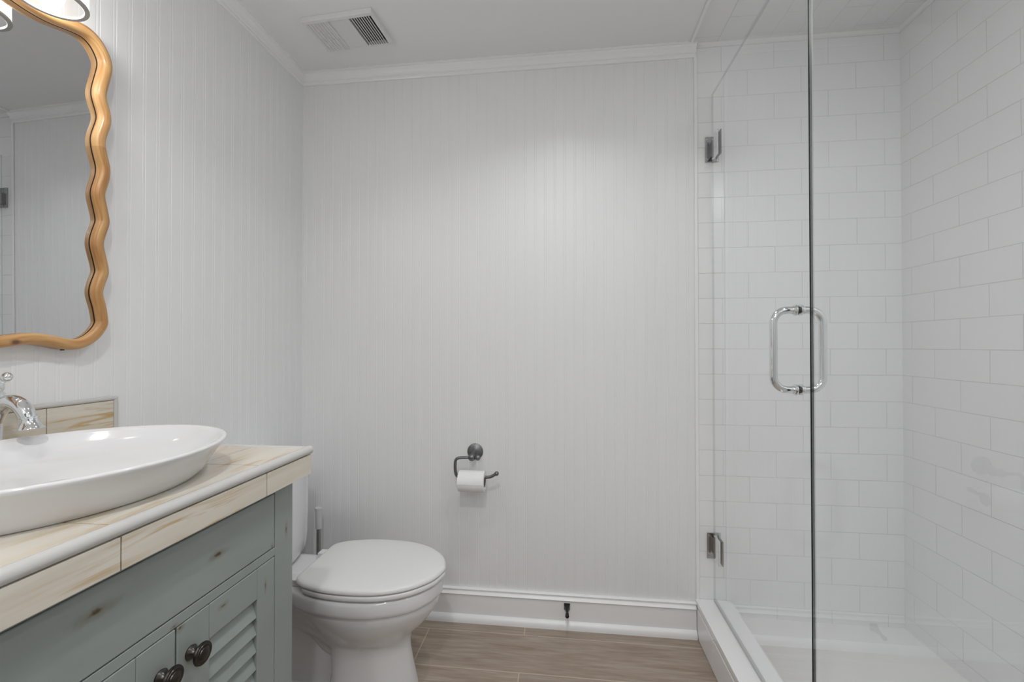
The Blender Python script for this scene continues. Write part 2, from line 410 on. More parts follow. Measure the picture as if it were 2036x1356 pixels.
ROW0 = CZ - 0.0174
PAN = 0.086
mb = MB()
x0, x1 = XT, XS + 0.05
mb.quad([(x0, 0, 0), (x1, 0, 0), (x1, 0, CEIL), (x0, 0, CEIL)], uvs=[(x - 1.8545, z - ROW0) for x, z in ((x0, 0), (x1, 0), (x1, CEIL), (x0, CEIL))])
struct(build('wall_shower', mb, M['tile'], recalc=False), 'white subway tiled back wall of the shower')
mb = MB()
U = lambda y: -y - 0.0486 + TW / 2
mb.quad([(XS, 0.05, 0), (XS, YS, 0), (XS, YS, CEIL), (XS, 0.05, CEIL)], uvs=[(U(y), z - ROW0) for y, z in ((0.05, 0), (YS, 0), (YS, CEIL), (0.05, CEIL))])
struct(build('wall_right', mb, M['tile'], recalc=False), 'white subway tiled right wall of the shower')
mb = MB()
mb.quad([(XS, YS, 0), (1.742, YS, 0), (1.742, YS, CEIL), (XS, YS, CEIL)], uvs=[(-x, z - ROW0) for x, z in ((XS, 0), (1.742, 0), (1.742, CEIL), (XS, CEIL))])
mb.quad([(1.742, YS, 0), (1.742, YF, 0), (1.742, YF, CEIL), (1.742, YS, CEIL)], mi=1)
struct(build('wall_shower_end', mb, [M['tile'], M['paint']], recalc=False), 'wall closing the shower at the near end')
# front wall with the doorway the photographer stands in, and the hall beyond
mb = MB(); D0, D1, DH = 0.72, 1.62, 2.05
mb.box(-0.05, D0, YF - 0.1, YF, 0, CEIL).box(D1, 1.80, YF - 0.1, YF, 0, CEIL).box(D0, D1, YF - 0.1, YF, DH, CEIL)
struct(build('wall_front', mb, M['paint']), 'white wall with the doorway behind the viewer')
mb = MB()
mb.quad([(0.2, YF - 1.6, 0), (2.2, YF - 1.6, 0), (2.2, YF - 1.6, CEIL), (0.2, YF - 1.6, CEIL)])
mb.quad([(0.2, YF - 0.1, 0), (0.2, YF - 1.6, 0), (0.2, YF - 1.6, CEIL), (0.2, YF - 0.1, CEIL)])
mb.quad([(2.2, YF - 0.1, 0), (2.2, YF - 1.6, 0), (2.2, YF - 1.6, CEIL), (2.2, YF - 0.1, CEIL)])
mb.quad([(0.2, YF - 0.1, CEIL), (2.2, YF - 0.1, CEIL), (2.2, YF - 1.6, CEIL), (0.2, YF - 1.6, CEIL)])
struct(build('wall_hall', mb, mat('hall_paint', (0.55, 0.55, 0.55), 0.6, noise=0.02), recalc=False), 'hall walls outside the doorway')

mb = MB()
FU = lambda x, y: (x - 1.037, y + 0.081 + 0.2105)
def fquad(x0, x1, y0, y1): mb.quad([(x0, y0, 0), (x1, y0, 0), (x1, y1, 0), (x0, y1, 0)], uvs=[FU(x, y) for x, y in ((x0, y0), (x1, y0), (x1, y1), (x0, y1))])
fquad(-0.06, 2.6, YF - 1.6, 0.06)
struct(build('floor', mb, M['floor'], recalc=False), 'brown wood-look plank tile floor')
mb = MB(); mb.quad([(-0.06, 0.06, CEIL), (1.7335, 0.06, CEIL), (1.7335, YF - 0.1, CEIL), (-0.06, YF - 0.1, CEIL)])
mb.quad([(1.7335, YS, CEIL), (1.80, YS, CEIL), (1.80, YF - 0.1, CEIL), (1.7335, YF - 0.1, CEIL)])
struct(build('ceiling', mb, M['ceil'], recalc=False), 'flat white painted ceiling')
mb = MB(); CU = lambda x, y: (-y - 0.048 + TW / 2, x - 1.7335)
mb.quad([(1.7335, 0.03, CEIL), (2.58, 0.03, CEIL), (2.58, YS, CEIL), (1.7335, YS, CEIL)], uvs=[CU(x, y) for x, y in ((1.7335, 0.03), (2.58, 0.03), (2.58, YS), (1.7335, YS))])
struct(build('ceiling_shower', mb, M['ceiltile'], recalc=False), 'white tiled shower ceiling')
# cove trim tiles along the top of the shower walls
def cove(sign):
    pts = [(0, 0)]
    for k in range(7):
        a = k / 6 * PI / 2
        pts.append((0.012 * (1 - math.sin(a)) , -0.012 * 0 - 0.012 * (1 - math.cos(a))))
    return pts
zc = ROW0 + 12 * TH
mb = MB(); mb.prof_x([(0.0, zc), (-0.004, zc), (-0.005, zc + 0.005), (-0.010, CEIL - 0.004), (-0.016, CEIL), (0, CEIL)], XT + 0.012, XS)
mb.prof_y([(XS, zc), (XS - 0.004, zc), (XS - 0.005, zc + 0.005), (XS - 0.010, CEIL - 0.004), (XS - 0.016, CEIL), (XS, CEIL)], -0.001, YS)
struct(build('trim_1', mb, M['plaintile'], smooth=True), 'rounded trim tiles where shower walls meet the tiled ceiling')
# painted strip on the ceiling between plaster and tile
mb = MB(); mb.box(1.7225, 1.7345, YS, -0.03, CEIL - 0.007, CEIL)
struct(build('trim_2', mb, M['trim'], bevel=0.002), 'white strip on the ceiling beside the tile')
# vertical strip between beadboard and tile
mb = MB(); mb.box(XT - 0.001, XT + 0.013, -0.006, 0.0, 0.15, CEIL - 0.05)
struct(build('trim_3', mb, M['trim'], bevel=0.003, bseg=3), 'white upright strip between panelling and tile')
# crown mouldings
def crown(h=0.052, d=0.032):
    return [(0, -h), (0.006, -h), (0.008, -h + 0.004), (0.008, -h + 0.014), (0.012, -h + 0.016), (0.013, -h + 0.024), (0.017, -h + 0.032), (0.023, -h + 0.038), (0.025, -h + 0.044), (d, -h + 0.046), (d, 0), (0, 0)]
cp = crown()
mb = MB(); mb.loft([[(a, -a, CEIL + b) for a, b in cp], [(1.752, -a, CEIL + b) for a, b in cp]])
struct(build('trim_4', mb, M['trim'], smooth=True, angle=25), 'white stepped crown moulding along the back wall')
mb = MB(); mb.loft([[(a, -a, CEIL + b) for a, b in cp], [(a, YF, CEIL + b) for a, b in cp]])
struct(build('trim_5', mb, M['trim'], smooth=True, angle=25), 'white stepped crown moulding along the left wall')
# baseboards with a cap and a shoe
bp = [(0, 0), (0.032, 0), (0.032, 0.008), (0.030, 0.018), (0.025, 0.026), (0.018, 0.030), (0.016, 0.031), (0.016, 0.113), (0.020, 0.115), (0.021, 0.118), (0.017, 0.122), (0.012, 0.128), (0.011, 0.131), (0.014, 0.133), (0.014, 0.137), (0.011, 0.139), (0, 0.139)]
mb = MB(); mb.loft([[(a, -a, b) for a, b in bp], [(1.742, -a, b) for a, b in bp]])
struct(build('baseboard_back', mb, M['trim'], smooth=True, angle=30), 'white tall baseboard under the beadboard back wall')
mb = MB(); mb.loft([[(a, -a, b) for a, b in bp], [(a, YF, b) for a, b in bp]])
struct(build('baseboard_left', mb, M['trim'], smooth=True, angle=30), 'white tall baseboard along the left wall')

# shower pan and curb
CB0, CB1, CBT = 1.744, 1.885, 0.152
mb = MB(); mb.box(CB1 - 0.01, XS, YS, 0, 0.0, PAN)
struct(build('floor_shower', mb, M['acrylic']), 'white shower floor pan')
mb = MB()
mb.box(CB0 + 0.004, CB1 - 0.003, YS, -0.001, 0, CBT - 0.03)
mb.box(CB0 + 0.0015, CB1 - 0.001, YS, -0.001, CBT - 0.034, CBT - 0.022)
for k in range(9):
    y = -0.001 - k * 0.205; mb.box(CB0, CB0 + 0.01, max(YS, y - 0.203), y, 0.002, CBT - 0.036)
mb.box(CB0 - 0.002, CB1, YS, -0.001, CBT - 0.020, CBT)
struct(build('shower_curb', mb, M['plaintile'], bevel=0.0018), 'white tiled shower curb with flat slab top')

# ------------------------------------------------------------------ shower glass
GX = 1.815; GT = 0.0042
def pane(name, y0, y1, z0, z1, parent):
    mb = MB(); mb.box(GX - GT, GX + GT, y0, y1, z0, z1)
    o = build(name, mb, [M['glass'], M['edge'], M['edge_clear']], parent)
    for p in o.data.polygons:
        p.material_index = 0 if abs(p.normal.x) > 0.9 else (1 if p.normal.y < -0.9 else 2)
    return o
door = empty('hinged_shower_screen', (GX, -0.37, CBT))
thing(door, 'frameless clear glass shower door with chrome pull, hinged on the tiled wall', 'shower door')
pane('glass_pane', -0.733, -0.010, 0.164, 2.238, door)
mb = MB(); mb.box(GX - 0.004, GX + 0.004, -0.730, -0.012, CBT + 0.0005, 0.164)
build('bottom_seal', mb, M['seal'], door)
def hinge(zc, sgn):
    mb = MB()
    mb.box(GX - 0.027, GX + 0.027, -0.006, -0.0005, zc + 0.006 * sgn - 0.0525, zc + 0.006 * sgn + 0.0525)          # wall plate
    mb.box(GX - 0.009, GX + 0.009, -0.032, -0.005, zc - 0.030, zc + 0.030)           # knuckle
    o = build('hinge', mb, M['steel_dark'], door, bevel=0.0015)
    # the two clamping plates
    z0, z1 = zc - 0.049, zc + 0.049
    out = [(-0.034, z0), (-0.034, z1), (-0.094, z1), (-0.094, z0)]
    for a, b in ((GX - 0.0105, GX - GT), (GX + GT, GX + 0.0075)):
        mb = MB(); mb.loft([[(a, y, z) for y, z in out], [(b, y, z) for y, z in out]])
        build('clamp_plate', mb, M['chrome'] if a < GX - GT else M['chrome_reflect_dark'], o, bevel=0.001)
    for sx in (-1, 1):
        for sz in (-1, 1):
            mb = MB(); mb.lathe([(0.005, 0), (0.005, 0.0015), (0.003, 0.0022)], (GX + sx * 0.019, -0.006, zc + 0.006 * sgn + sz * 0.042), (0, -1, 0), 14)
            build('screw', mb, M['steel'], o, smooth=True)
    return o
M['chrome_reflect_dark'] = mat('chrome_painted_reflection', (0.06, 0.06, 0.06), 0.12, 1.0, noise=0.1)  # chrome coloured near black to stand for the dark it reflects
M['steel_dark'] = mat('polished_hinge_chrome', (0.42, 0.42, 0.43), 0.12, 1.0, noise=0.1, nscale=40)
hinge(2.008, 1); hinge(0.381, -1)
def dpull(side):
    y = -0.668; z0, z1 = 1.084, 1.294; rr = 0.034; off = 0.057; x0 = GX + side * GT
    path = [(x0, y, z1), (x0 + side * (off - rr), y, z1)]
    for k in range(1, 9):
        a = PI / 2 * k / 8; path.append((x0 + side * (off - rr + rr * math.sin(a)), y, z1 - rr + rr * math.cos(a)))
    for k in range(0, 9):
        a = PI / 2 * k / 8; path.append((x0 + side * (off - rr + rr * math.cos(a)), y, z0 + rr - rr * math.sin(a)))
    path.append((x0, y, z0))
    mb = MB(); mb.tube(path, 0.0098, 18)
    o = build('pull_handle', mb, M['chrome'], door, smooth=True)
    for z in (z0, z1):
        mb = MB(); mb.lathe([(0.0135, 0), (0.0150, 0.001), (0.0150, 0.004), (0.0125, 0.006), (0.0110, 0.007), (0.0110, 0.010), (0.0095, 0.012)], (x0, y, z), (side, 0, 0), 24)
        build('collar', mb, M['chrome'], o, smooth=True)
dpull(-1); dpull(1)
panel = empty('fixed_shower_screen', (GX, -1.26, CBT))
thing(panel, 'fixed clear glass shower panel on the curb, beside the glass door', 'glass panel')
pane('glass_pane', YS + 0.001, -0.739, CBT + 0.001, 2.238, panel)

# ------------------------------------------------------------------ ceiling fan vent
vent = empty('exhaust_vent', (0.358, -0.258, CEIL))
vent.rotation_euler.z = -0.062
thing(vent, 'white louvred exhaust fan cover on the ceiling, right half open and dark', 'exhaust vent')
VX0, VX1, VY0, VY1 = 0.212, 0.502, -0.352, -0.176; VB = CEIL - 0.020
xa, xb = VX0 + 0.100, VX1 - 0.108
mb = MB()
mb.box(VX0, VX1, VY0, VY0 + 0.016, VB, CEIL)
mb.box(xa - 0.006, xa, VY0 + 0.016, VY1, VB, CEIL).box(xb, xb + 0.006, VY0 + 0.016, VY1, VB, CEIL)
mb.box(VX1 - 0.012, VX1, VY0 + 0.016, VY1, VB, CEIL).box(xb + 0.006, VX1 - 0.012, VY1 - 0.008, VY1, VB, CEIL)
mb.box(VX0, xa - 0.006, VY1 - 0.006, VY1, VB, CEIL)
build('vent_frame', mb, M['plastic'], vent, bevel=0.0015)
mb = MB(); mb.box(xa, xb, VY0 + 0.016, VY1 - 0.001, CEIL - 0.011, CEIL)
build('centre_plate', mb, M['plastic'], vent, bevel=0.001)
mb = MB(); mb.box(VX0 + 0.003, xa - 0.007, VY0 + 0.016, VY1 - 0.006, CEIL - 0.008, CEIL - 0.001)
n = 7
for k in range(n):
    x = VX0 + 0.004 + k * (xa - 0.010 - VX0) / n
    q = (xa - 0.010 - VX0) / n
    mb.loft([[(x, y, VB + 0.0045), (x + q * 0.72, y, VB), (x + q * 0.93, y, VB), (x + q * 0.999, y, VB + 0.0045), (x + q * 0.999, y, VB + 0.010), (x, y, VB + 0.010)] for y in (VY0 + 0.016, VY1 - 0.006)])
build('closed_louvre', mb, M['plastic'], vent)
mb = MB(); mb.box(xb + 0.007, VX1 - 0.0125, VY0 + 0.0165, VY1 - 0.009, CEIL - 0.003, CEIL - 0.001)  # black sheet stands in for the shade behind the open slats
build('opening_shade_sheet', mb, M['dark'], vent)
mb = MB()
for k in range(8):
    x = xb + 0.007 + (k + 1) * (VX1 - 0.019 - xb) / 9
    mb.loft([[(x - 0.0013, y, VB + 0.001), (x + 0.0013, y, VB + 0.001), (x + 0.0013, y, VB + 0.005), (x - 0.0013, y, VB + 0.005)] for y in (VY0 + 0.016, VY1 - 0.008)])
build('open_louvre', mb, M['plastic'], vent)

# ------------------------------------------------------------------ downlights (above the picture, they light the room)
for i, ((x, y), pw, sp_) in enumerate(DOWN_LIGHTS):
    dl = empty('recessed_downlight', (x, y, CEIL))
    thing(dl, ['white recessed downlight in the ceiling before the back wall', 'white recessed downlight in the ceiling near the doorway', 'white recessed downlight added to brighten the shower'][i], 'ceiling light', 'recessed downlights')
    mb = MB(); mb.lathe([(0.044, -0.001), (0.070, -0.001), (0.072, -0.004), (0.068, -0.008), (0.048, -0.008), (0.044, -0.004)], (x, y, CEIL), seg=36, cap=False)
    mb.loft([[(x + r * math.cos(2 * PI * j / 36), y + r * math.sin(2 * PI * j / 36), CEIL + h) for j in range(36)] for r, h in ((0.044, -0.004), (0.044, -0.001))], False, False)
    build('trim_ring', mb, M['plastic'], dl, smooth=True)
    mb = MB(); mb.lathe([(0.0436, -0.0015), (0.0436, -0.004), (0.03, -0.0055)], (x, y, CEIL), seg=36)
    build('light_lens', mb, M['lens'], dl, smooth=True)

# ------------------------------------------------------------------ toilet
TY = -0.400
toilet = empty('toilet', (0.40, TY, 0))
thing(toilet, 'white two-piece china toilet with closed lid, between vanity and back wall', 'toilet')
def outline(half, z, n=6, sc=1.0, dy=0.0):
    """half outline (x, half width) from back to front tip -> closed ring at height z"""
    c = bez([(x, h, 0) for x, h in half], n)
    c = [Vector((p.x, max(p.y, 0), 0)) for p in c]
    xb = half[0][0]
    for p in c:
        if p.x < xb: p.x = xb
    ring = [(p.x, TY - max(p.y, 0), z) for p in c]
    ring += [(p.x, TY + max(p.y, 0), z) for p in reversed(c[1:-1])] if half[0][1] <= 1e-6 else [(p.x, TY + max(p.y, 0), z) for p in reversed(c[:-1])]
    return ring
def inset(half, d, xmid=0.5):
    out = []
    for i, (x, h) in enumerate(half):
        a = half[max(i - 1, 0)]; b = half[min(i + 1, len(half) - 1)]
        tx, th = b[0] - a[0], b[1] - a[1]; l = math.hypot(tx, th) or 1
        if d > 0.02:
            k = 1 - d / 0.19; out.append((0.53 + (x - 0.53) * k, h * k)); continue
        if i == len(half) - 1: out.append((x - d, 0.0))
        elif i == 0 and h <= 1e-6: out.append((x + d, 0.0))
        elif i == 1 and half[0][1] <= 1e-6: out.append((x + d, max(h - d, 0.001)))
        else: out.append((x + d * th / l, max(h - d * tx / l, 0.001)))
    return out
rimh = [(0.030, 0.0), (0.032, 0.105), (0.10, 0.118), (0.20, 0.118), (0.265, 0.120), (0.33, 0.150), (0.40, 0.174), (0.50, 0.187), (0.60, 0.178), (0.70, 0.136), (0.759, 0.069), (0.779, 0.0)]
lip = inset(rimh, 0.010)
body1 = [(0.10, 0.0), (0.10, 0.075), (0.15, 0.080), (0.20, 0.080), (0.26, 0.086), (0.33, 0.115), (0.40, 0.150), (0.50, 0.168), (0.60, 0.160), (0.69, 0.118), (0.748, 0.055), (0.762, 0.0)]
body2 = [(0.13, 0.0), (0.13, 0.060), (0.17, 0.062), (0.21, 0.062), (0.28, 0.070), (0.36, 0.100), (0.42, 0.128), (0.50, 0.142), (0.58, 0.136), (0.66, 0.098), (0.710, 0.045), (0.722, 0.0)]
body3 = [(0.22, 0.0), (0.22, 0.040), (0.26, 0.050), (0.32, 0.062), (0.38, 0.082), (0.42, 0.098), (0.47, 0.108), (0.52, 0.112), (0.58, 0.105), (0.63, 0.076), (0.665, 0.034), (0.672, 0.0)]
body4 = [(0.396, 0.0), (0.397, 0.040), (0.402, 0.062), (0.414, 0.080), (0.435, 0.091), (0.47, 0.098), (0.52, 0.098), (0.57, 0.091), (0.61, 0.070), (0.64, 0.045), (0.658, 0.020), (0.662, 0.0)]
body5 = [(0.400, 0.0), (0.401, 0.042), (0.406, 0.066), (0.419, 0.084), (0.44, 0.095), (0.48, 0.100), (0.53, 0.100), (0.58, 0.094), (0.62, 0.073), (0.65, 0.047), (0.668, 0.022), (0.672, 0.0)]
body6 = [(0.392, 0.0), (0.393, 0.046), (0.398, 0.072), (0.412, 0.092), (0.44, 0.104), (0.48, 0.108), (0.53, 0.108), (0.59, 0.102), (0.635, 0.080), (0.665, 0.052), (0.684, 0.024), (0.688, 0.0)]
mb = MB()
mb.loft([outline(inset(rimh, 0.020), 0.388), outline(inset(rimh, 0.007), 0.388), outline(inset(rimh, 0.002), 0.384), outline(rimh, 0.377), outline(rimh, 0.350), outline(inset(rimh, 0.002), 0.341), outline(inset(rimh, 0.006), 0.336), outline(inset(rimh, 0.013), 0.333)][::-1])
mb.loft([outline(h, z) for h, z in ((inset(rimh, 0.013), 0.3335), (inset(rimh, 0.012), 0.325), (body1, 0.300), (body2, 0.245), (body3, 0.205), (body4, 0.170), (body4, 0.140), (body5, 0.080), (body6, 0.012), (body6, 0.0))][::-1])
build('bowl', mb, M['china'], toilet, smooth=True, angle=50)
# trapway and rear foot
mb = MB()
path = bez([(0.47, TY, 0.15), (0.40, TY, 0.17), (0.33, TY, 0.235), (0.27, TY, 0.265), (0.20, TY, 0.235), (0.165, TY, 0.16), (0.16, TY, 0.06), (0.16, TY, 0.0)], 6)
mb.tube([tuple(p) for p in path], 0.068, 24)
mb.loft([[(0.085 + d, TY - h, z) , (0.44, TY - h, z), (0.44, TY + h, z), (0.085 + d, TY + h, z)] for z, h, d in ((0.0, 0.056, 0.0), (0.15, 0.052, 0.0), (0.27, 0.055, 0.0), (0.334, 0.075, 0.0))])
foot = lambda g, z: [(0.09 + 0.33 * (0.5 - 0.5 * math.cos(2 * PI * j / 40)) if False else 0.26 + (0.175 - g) * (1 if math.cos(2 * PI * j / 40) > 0 else -1) * abs(math.cos(2 * PI * j / 40)) ** 0.6, TY + (0.100 - g) * (1 if math.sin(2 * PI * j / 40) > 0 else -1) * abs(math.sin(2 * PI * j / 40)) ** 0.6, z) for j in range(40)]
mb.loft([foot(0, 0), foot(0, 0.012), foot(0.010, 0.020), foot(0.04, 0.026), foot(0.07, 0.028)])
build('trapway', mb, M['china'], toilet, smooth=True, angle=50)
# tank and its lid
def tank_ring(w, xb, xf, bow, z, r=0.035):
    pts = []
    hw = w / 2
    raw = [(xb, hw), (xf - bow - r, hw)]
    for k in range(1, 7):
        a = PI / 2 * k / 6; raw.append((xf - bow - r + r * math.sin(a), hw - r + r * math.cos(a)))
    for k in range(1, 5):
        t = k / 4; raw.append((xf - bow + bow * math.sin(t * PI / 2), (hw - r) * (1 - t)))
    half = raw
    return [(x, TY - h, z) for x, h in half] + [(x, TY + h, z) for x, h in reversed(half[:-1])]
mb = MB()
mb.loft([tank_ring(0.29, 0.045, 0.180, 0.02, 0.389), tank_ring(0.32, 0.035, 0.205, 0.028, 0.394), tank_ring(0.345, 0.028, 0.214, 0.034, 0.41), tank_ring(0.352, 0.024, 0.218, 0.035, 0.46), tank_ring(0.358, 0.020, 0.220, 0.036, 0.60), tank_ring(0.362, 0.018, 0.222, 0.037, 0.720)])
build('tank', mb, M['china'], toilet, smooth=True, angle=50)
mb = MB()
mb.loft([tank_ring(0.368, 0.014, 0.226, 0.038, 0.7205), tank_ring(0.372, 0.012, 0.229, 0.038, 0.726), tank_ring(0.372, 0.012, 0.229, 0.038, 0.742), tank_ring(0.364, 0.016, 0.224, 0.038, 0.749), tank_ring(0.33, 0.03, 0.21, 0.036, 0.751)])
build('tank_lid', mb, M['china'], toilet, smooth=True, angle=50)
mb = MB(); mb.tube([(0.205, TY - 0.12, 0.675), (0.236, TY - 0.12, 0.675)], 0.012, 16).tube([(0.232, TY - 0.125, 0.675), (0.236, TY - 0.08, 0.671), (0.237, TY - 0.04, 0.667)], [0.006, 0.005, 0.006], 12)
build('flush_lever', mb, M['chrome'], toilet, smooth=True)
lidh = [(0.306, 0.0), (0.306, 0.05), (0.306, 0.095), (0.309, 0.118), (0.318, 0.134), (0.334, 0.148), (0.365, 0.164), (0.44, 0.183), (0.53, 0.187), (0.62, 0.176), (0.705, 0.138), (0.767, 0.072), (0.790, 0.0)]
seath = [(0.345, 0.0), (0.345, 0.120), (0.348, 0.146), (0.352, 0.156), (0.38, 0.168), (0.44, 0.182), (0.53, 0.187), (0.62, 0.176), (0.705, 0.138), (0.766, 0.072), (0.789, 0.0)]
mb = MB()
mb.loft([outline(inset(seath, 0.012), 0.3925), outline(inset(seath, 0.004), 0.3925), outline(inset(seath, 0.001), 0.395), outline(seath, 0.399), outline(seath, 0.407), outline(inset(seath, 0.002), 0.4095), outline(inset(seath, 0.012), 0.410)])
build('toilet_seat', mb, M['seat'], toilet, smooth=True, angle=60)
for sx in (0.45, 0.62):
    for sy in (-1, 1):
        mb = MB(); mb.box(sx - 0.012, sx + 0.012, TY + sy * 0.13 - 0.006, TY + sy * 0.13 + 0.006, 0.3882, 0.3925)
        build('seat_bumper', mb, M['seat'], toilet)
mb = MB()
mb.loft([outline(inset(lidh, 0.014), 0.4115), outline(inset(lidh, 0.005), 0.4115), outline(inset(lidh, 0.001), 0.414), outline(lidh, 0.418), outline(inset(lidh, 0.002), 0.424), outline(inset(lidh, 0.007), 0.4285), outline(inset(lidh, 0.016), 0.4305), outline(inset(lidh, 0.05), 0.4325), outline(inset(lidh, 0.11), 0.4335)])
build('toilet_seat_lid', mb, M['seat'], toilet, smooth=True, angle=60)
for sy in (-1, 1):
    mb = MB(); mb.box(0.268, 0.340, TY + sy * 0.095 - 0.018, TY + sy * 0.095 + 0.018, 0.3885, 0.4105)
    build('seat_hinge', mb, M['seat'], toilet, bevel=0.003)

# ------------------------------------------------------------------ toilet brush
bx, by = 0.137, -0.090
br = empty('toilet_brush', (bx, by, 0))
thing(br, 'toilet brush with white grip on a steel rod, behind the toilet', 'toilet brush')
mb = MB(); mb.lathe([(0.042, 0.0), (0.045, 0.004), (0.047, 0.02), (0.044, 0.12), (0.040, 0.15), (0.034, 0.152), (0.030, 0.148)], (bx, by, 0), seg=28)
build('holder', mb, M['grip'], br, smooth=True)
mb = MB(); mb.lathe([(0.0095, 0.145), (0.0095, 0.408)], (bx, by, 0), seg=20); build('rod', mb, M['steel'], br, smooth=True)
mb = MB(); mb.lathe([(0.0098, 0.402), (0.0125, 0.402), (0.0130, 0.405), (0.0132, 0.44), (0.0140, 0.475), (0.0160, 0.487), (0.0165, 0.490), (0.0160, 0.493), (0.0135, 0.4935), (0.0125, 0.491), (0.002, 0.491)], (bx, by, 0), seg=26)
build('grip', mb, M['grip'], br, smooth=True)

# ------------------------------------------------------------------ toilet paper holder and roll
hx = 0.815
tp = empty('paper_holder', (hx, 0, 0.735))
thing(tp, 'dark pewter toilet paper holder on the beadboard wall, open arm with ball end', 'toilet paper holder')
mb = MB(); mb.lathe([(0.035, 0.0002), (0.035, 0.004), (0.033, 0.006), (0.029, 0.007), (0.024, 0.010), (0.017, 0.016), (0.012, 0.022), (0.010, 0.030)], (hx, 0, 0.735), (0, -1, 0), 36)
build('wall_plate', mb, M['pewter'], tp, smooth=True)
mb = MB(); mb.tube([(hx, -0.028, 0.735), (hx, -0.050, 0.731), (hx, -0.072, 0.727)], [0.010, 0.009, 0.010], 18)
mb.sphere((hx, -0.076, 0.727), 0.0155, 22)
mb.lathe([(0.006, -0.004), (0.006, 0.010), (0.011, 0.014), (0.0125, 0.020), (0.010, 0.027), (0.003, 0.031)], (hx + 0.006, -0.076, 0.727), (1, 0, 0), 20)
build('post', mb, M['pewter'], tp, smooth=True)
mb = MB()
p = bez([(hx - 0.010, -0.078, 0.727), (hx - 0.045, -0.081, 0.726), (hx - 0.062, -0.082, 0.722), (hx - 0.069, -0.082, 0.710), (hx - 0.070, -0.082, 0.680), (hx - 0.068, -0.082, 0.662), (hx - 0.062, -0.082, 0.650), (hx - 0.045, -0.082, 0.646), (hx + 0.03, -0.082, 0.646), (hx + 0.070, -0.082, 0.648), (hx + 0.086, -0.082, 0.652), (hx + 0.104, -0.082, 0.663)], 6)
mb.tube([tuple(q) for q in p], 0.0064, 14)
build('arm', mb, M['pewter'], tp, smooth=True)
mb = MB(); mb.sphere((hx + 0.107, -0.082, 0.6645), 0.0095, 20); build('end_ball', mb, M['pewter'], tp, smooth=True)
rx0, rx1, rz, ry = 0.762, 0.872, 0.6285, -0.082
roll = empty('toilet_paper_roll', ((rx0 + rx1) / 2, ry, rz))
thing(roll, 'white toilet paper roll hanging on the pewter wall holder', 'toilet paper')
mb = MB(); mb.lathe([(0.0235, 0.0), (0.041, 0.0), (0.043, 0.003), (0.043, 0.107), (0.041, 0.110), (0.0235, 0.110)], (rx0, ry, rz), (1, 0, 0), 48, cap=False)
# loose edge of the outer sheet
pts = []
ring0 = []
for j in range(12):
    a = math.radians(29 + j * 14); ring0.append((ry + 0.0442 * math.cos(a), rz + 0.0442 * math.sin(a)))
mb.loft([[(x, y, z) for y, z in ring0] for x in (rx0 + 0.001, rx1 - 0.001)], closed=False)
build('paper', mb, M['paper'], roll, smooth=True, angle=50)
mb = MB(); mb.lathe([(0.0235, 0.001), (0.0235, 0.109), (0.0222, 0.109), (0.0222, 0.001), (0.0235, 0.001)], (rx0, ry, rz), (1, 0, 0), 32, cap=False)
build('cardboard_core', mb, M['card'], roll, smooth=True)

# ------------------------------------------------------------------ door stop
ds = empty('door_stop', (1.214, -0.016, 0.092))
thing(ds, 'small black door stop with ball tip, screwed to the white baseboard', 'door stop')
mb = MB(); sq = lambda h, y, z: [(1.214 - h, y, z - h), (1.214 + h, y, z - h), (1.214 + h, y, z + h), (1.214 - h, y, z + h)]
mb.loft([sq(0.0125, -0.0162, 0.094), sq(0.0125, -0.021, 0.094), sq(0.0085, -0.032, 0.093), sq(0.0045, -0.055, 0.092), sq(0.004, -0.070, 0.091)])
build('stem', mb, M['black'], ds, bevel=0.0008)
mb = MB(); mb.lathe([(0.0065, -0.004), (0.0072, 0.0), (0.0072, 0.006)], (1.214, -0.068, 0.091), (0, -1, -0.05), 18).sphere((1.214, -0.079, 0.0895), 0.0082, 18)
build('ball_tip', mb, M['black'], ds, smooth=True)

# ------------------------------------------------------------------ vanity cabinet
CX = 0.539; CY0, CY1 = -0.893, -1.547; CTZ = 0.876
cab = empty('vanity_cabinet', (0.28, -1.22, 0))
thing(cab, 'distressed sage green vanity cabinet with louvred doors and dark knobs, under the counter', 'vanity')
co = Vector((0.28, -1.22, 0))
def sp(y, z, ry, rz, st, x=CX): return (x - co.x, y - co.y, z - co.z, ry, rz, st)
M['sage_body'] = cabinet_mat('distressed_sage_body', [sp(-0.918, 0.760, 0.008, 0.028, 0.8), sp(-0.935, 0.30, 0.008, 0.02, 0.5), sp(-1.224, 0.722, 0.012, 0.007, 0.9)])
M['sage_drawer'] = cabinet_mat('distressed_sage_drawer', [sp(-1.128, 0.800, 0.030, 0.010, 1.0), sp(-1.352, 0.823, 0.045, 0.013, 0.9), sp(-0.97, 0.744, 0.008, 0.01, 0.7)])
M['sage_door'] = cabinet_mat('distressed_sage_door', [sp(-1.115, 0.694, 0.020, 0.009, 0.8), sp(-0.992, 0.665, 0.006, 0.024, 0.8), sp(-1.213, 0.712, 0.013, 0.010, 1.0), sp(-1.020, 0.600, 0.005, 0.010, 0.6), sp(-1.40, 0.69, 0.02, 0.01, 0.6)])
mb = MB()
mb.box(0.012, CX - 0.012, CY1, CY0, 0.10, 0.70)                       # carcass
mb.box(0.012, CX - 0.012, CY1, CY1 + 0.02, 0.70, CTZ).box(0.012, CX - 0.012, CY0 - 0.02, CY0, 0.0, CTZ).box(0.012, 0.03, CY1, CY0, 0.70, CTZ)
mb.box(0.012, CX - 0.05, CY1 + 0.02, CY0 - 0.02, 0.0, 0.10)
build('carcass', mb, M['sage_body'], cab)
mb = MB()
mb.box(CX - 0.0119, CX, CY0 - 0.066, CY0, 0.0, CTZ)
mb.box(CX - 0.0119, CX, CY1, CY1 + 0.066, 0.0, CTZ)
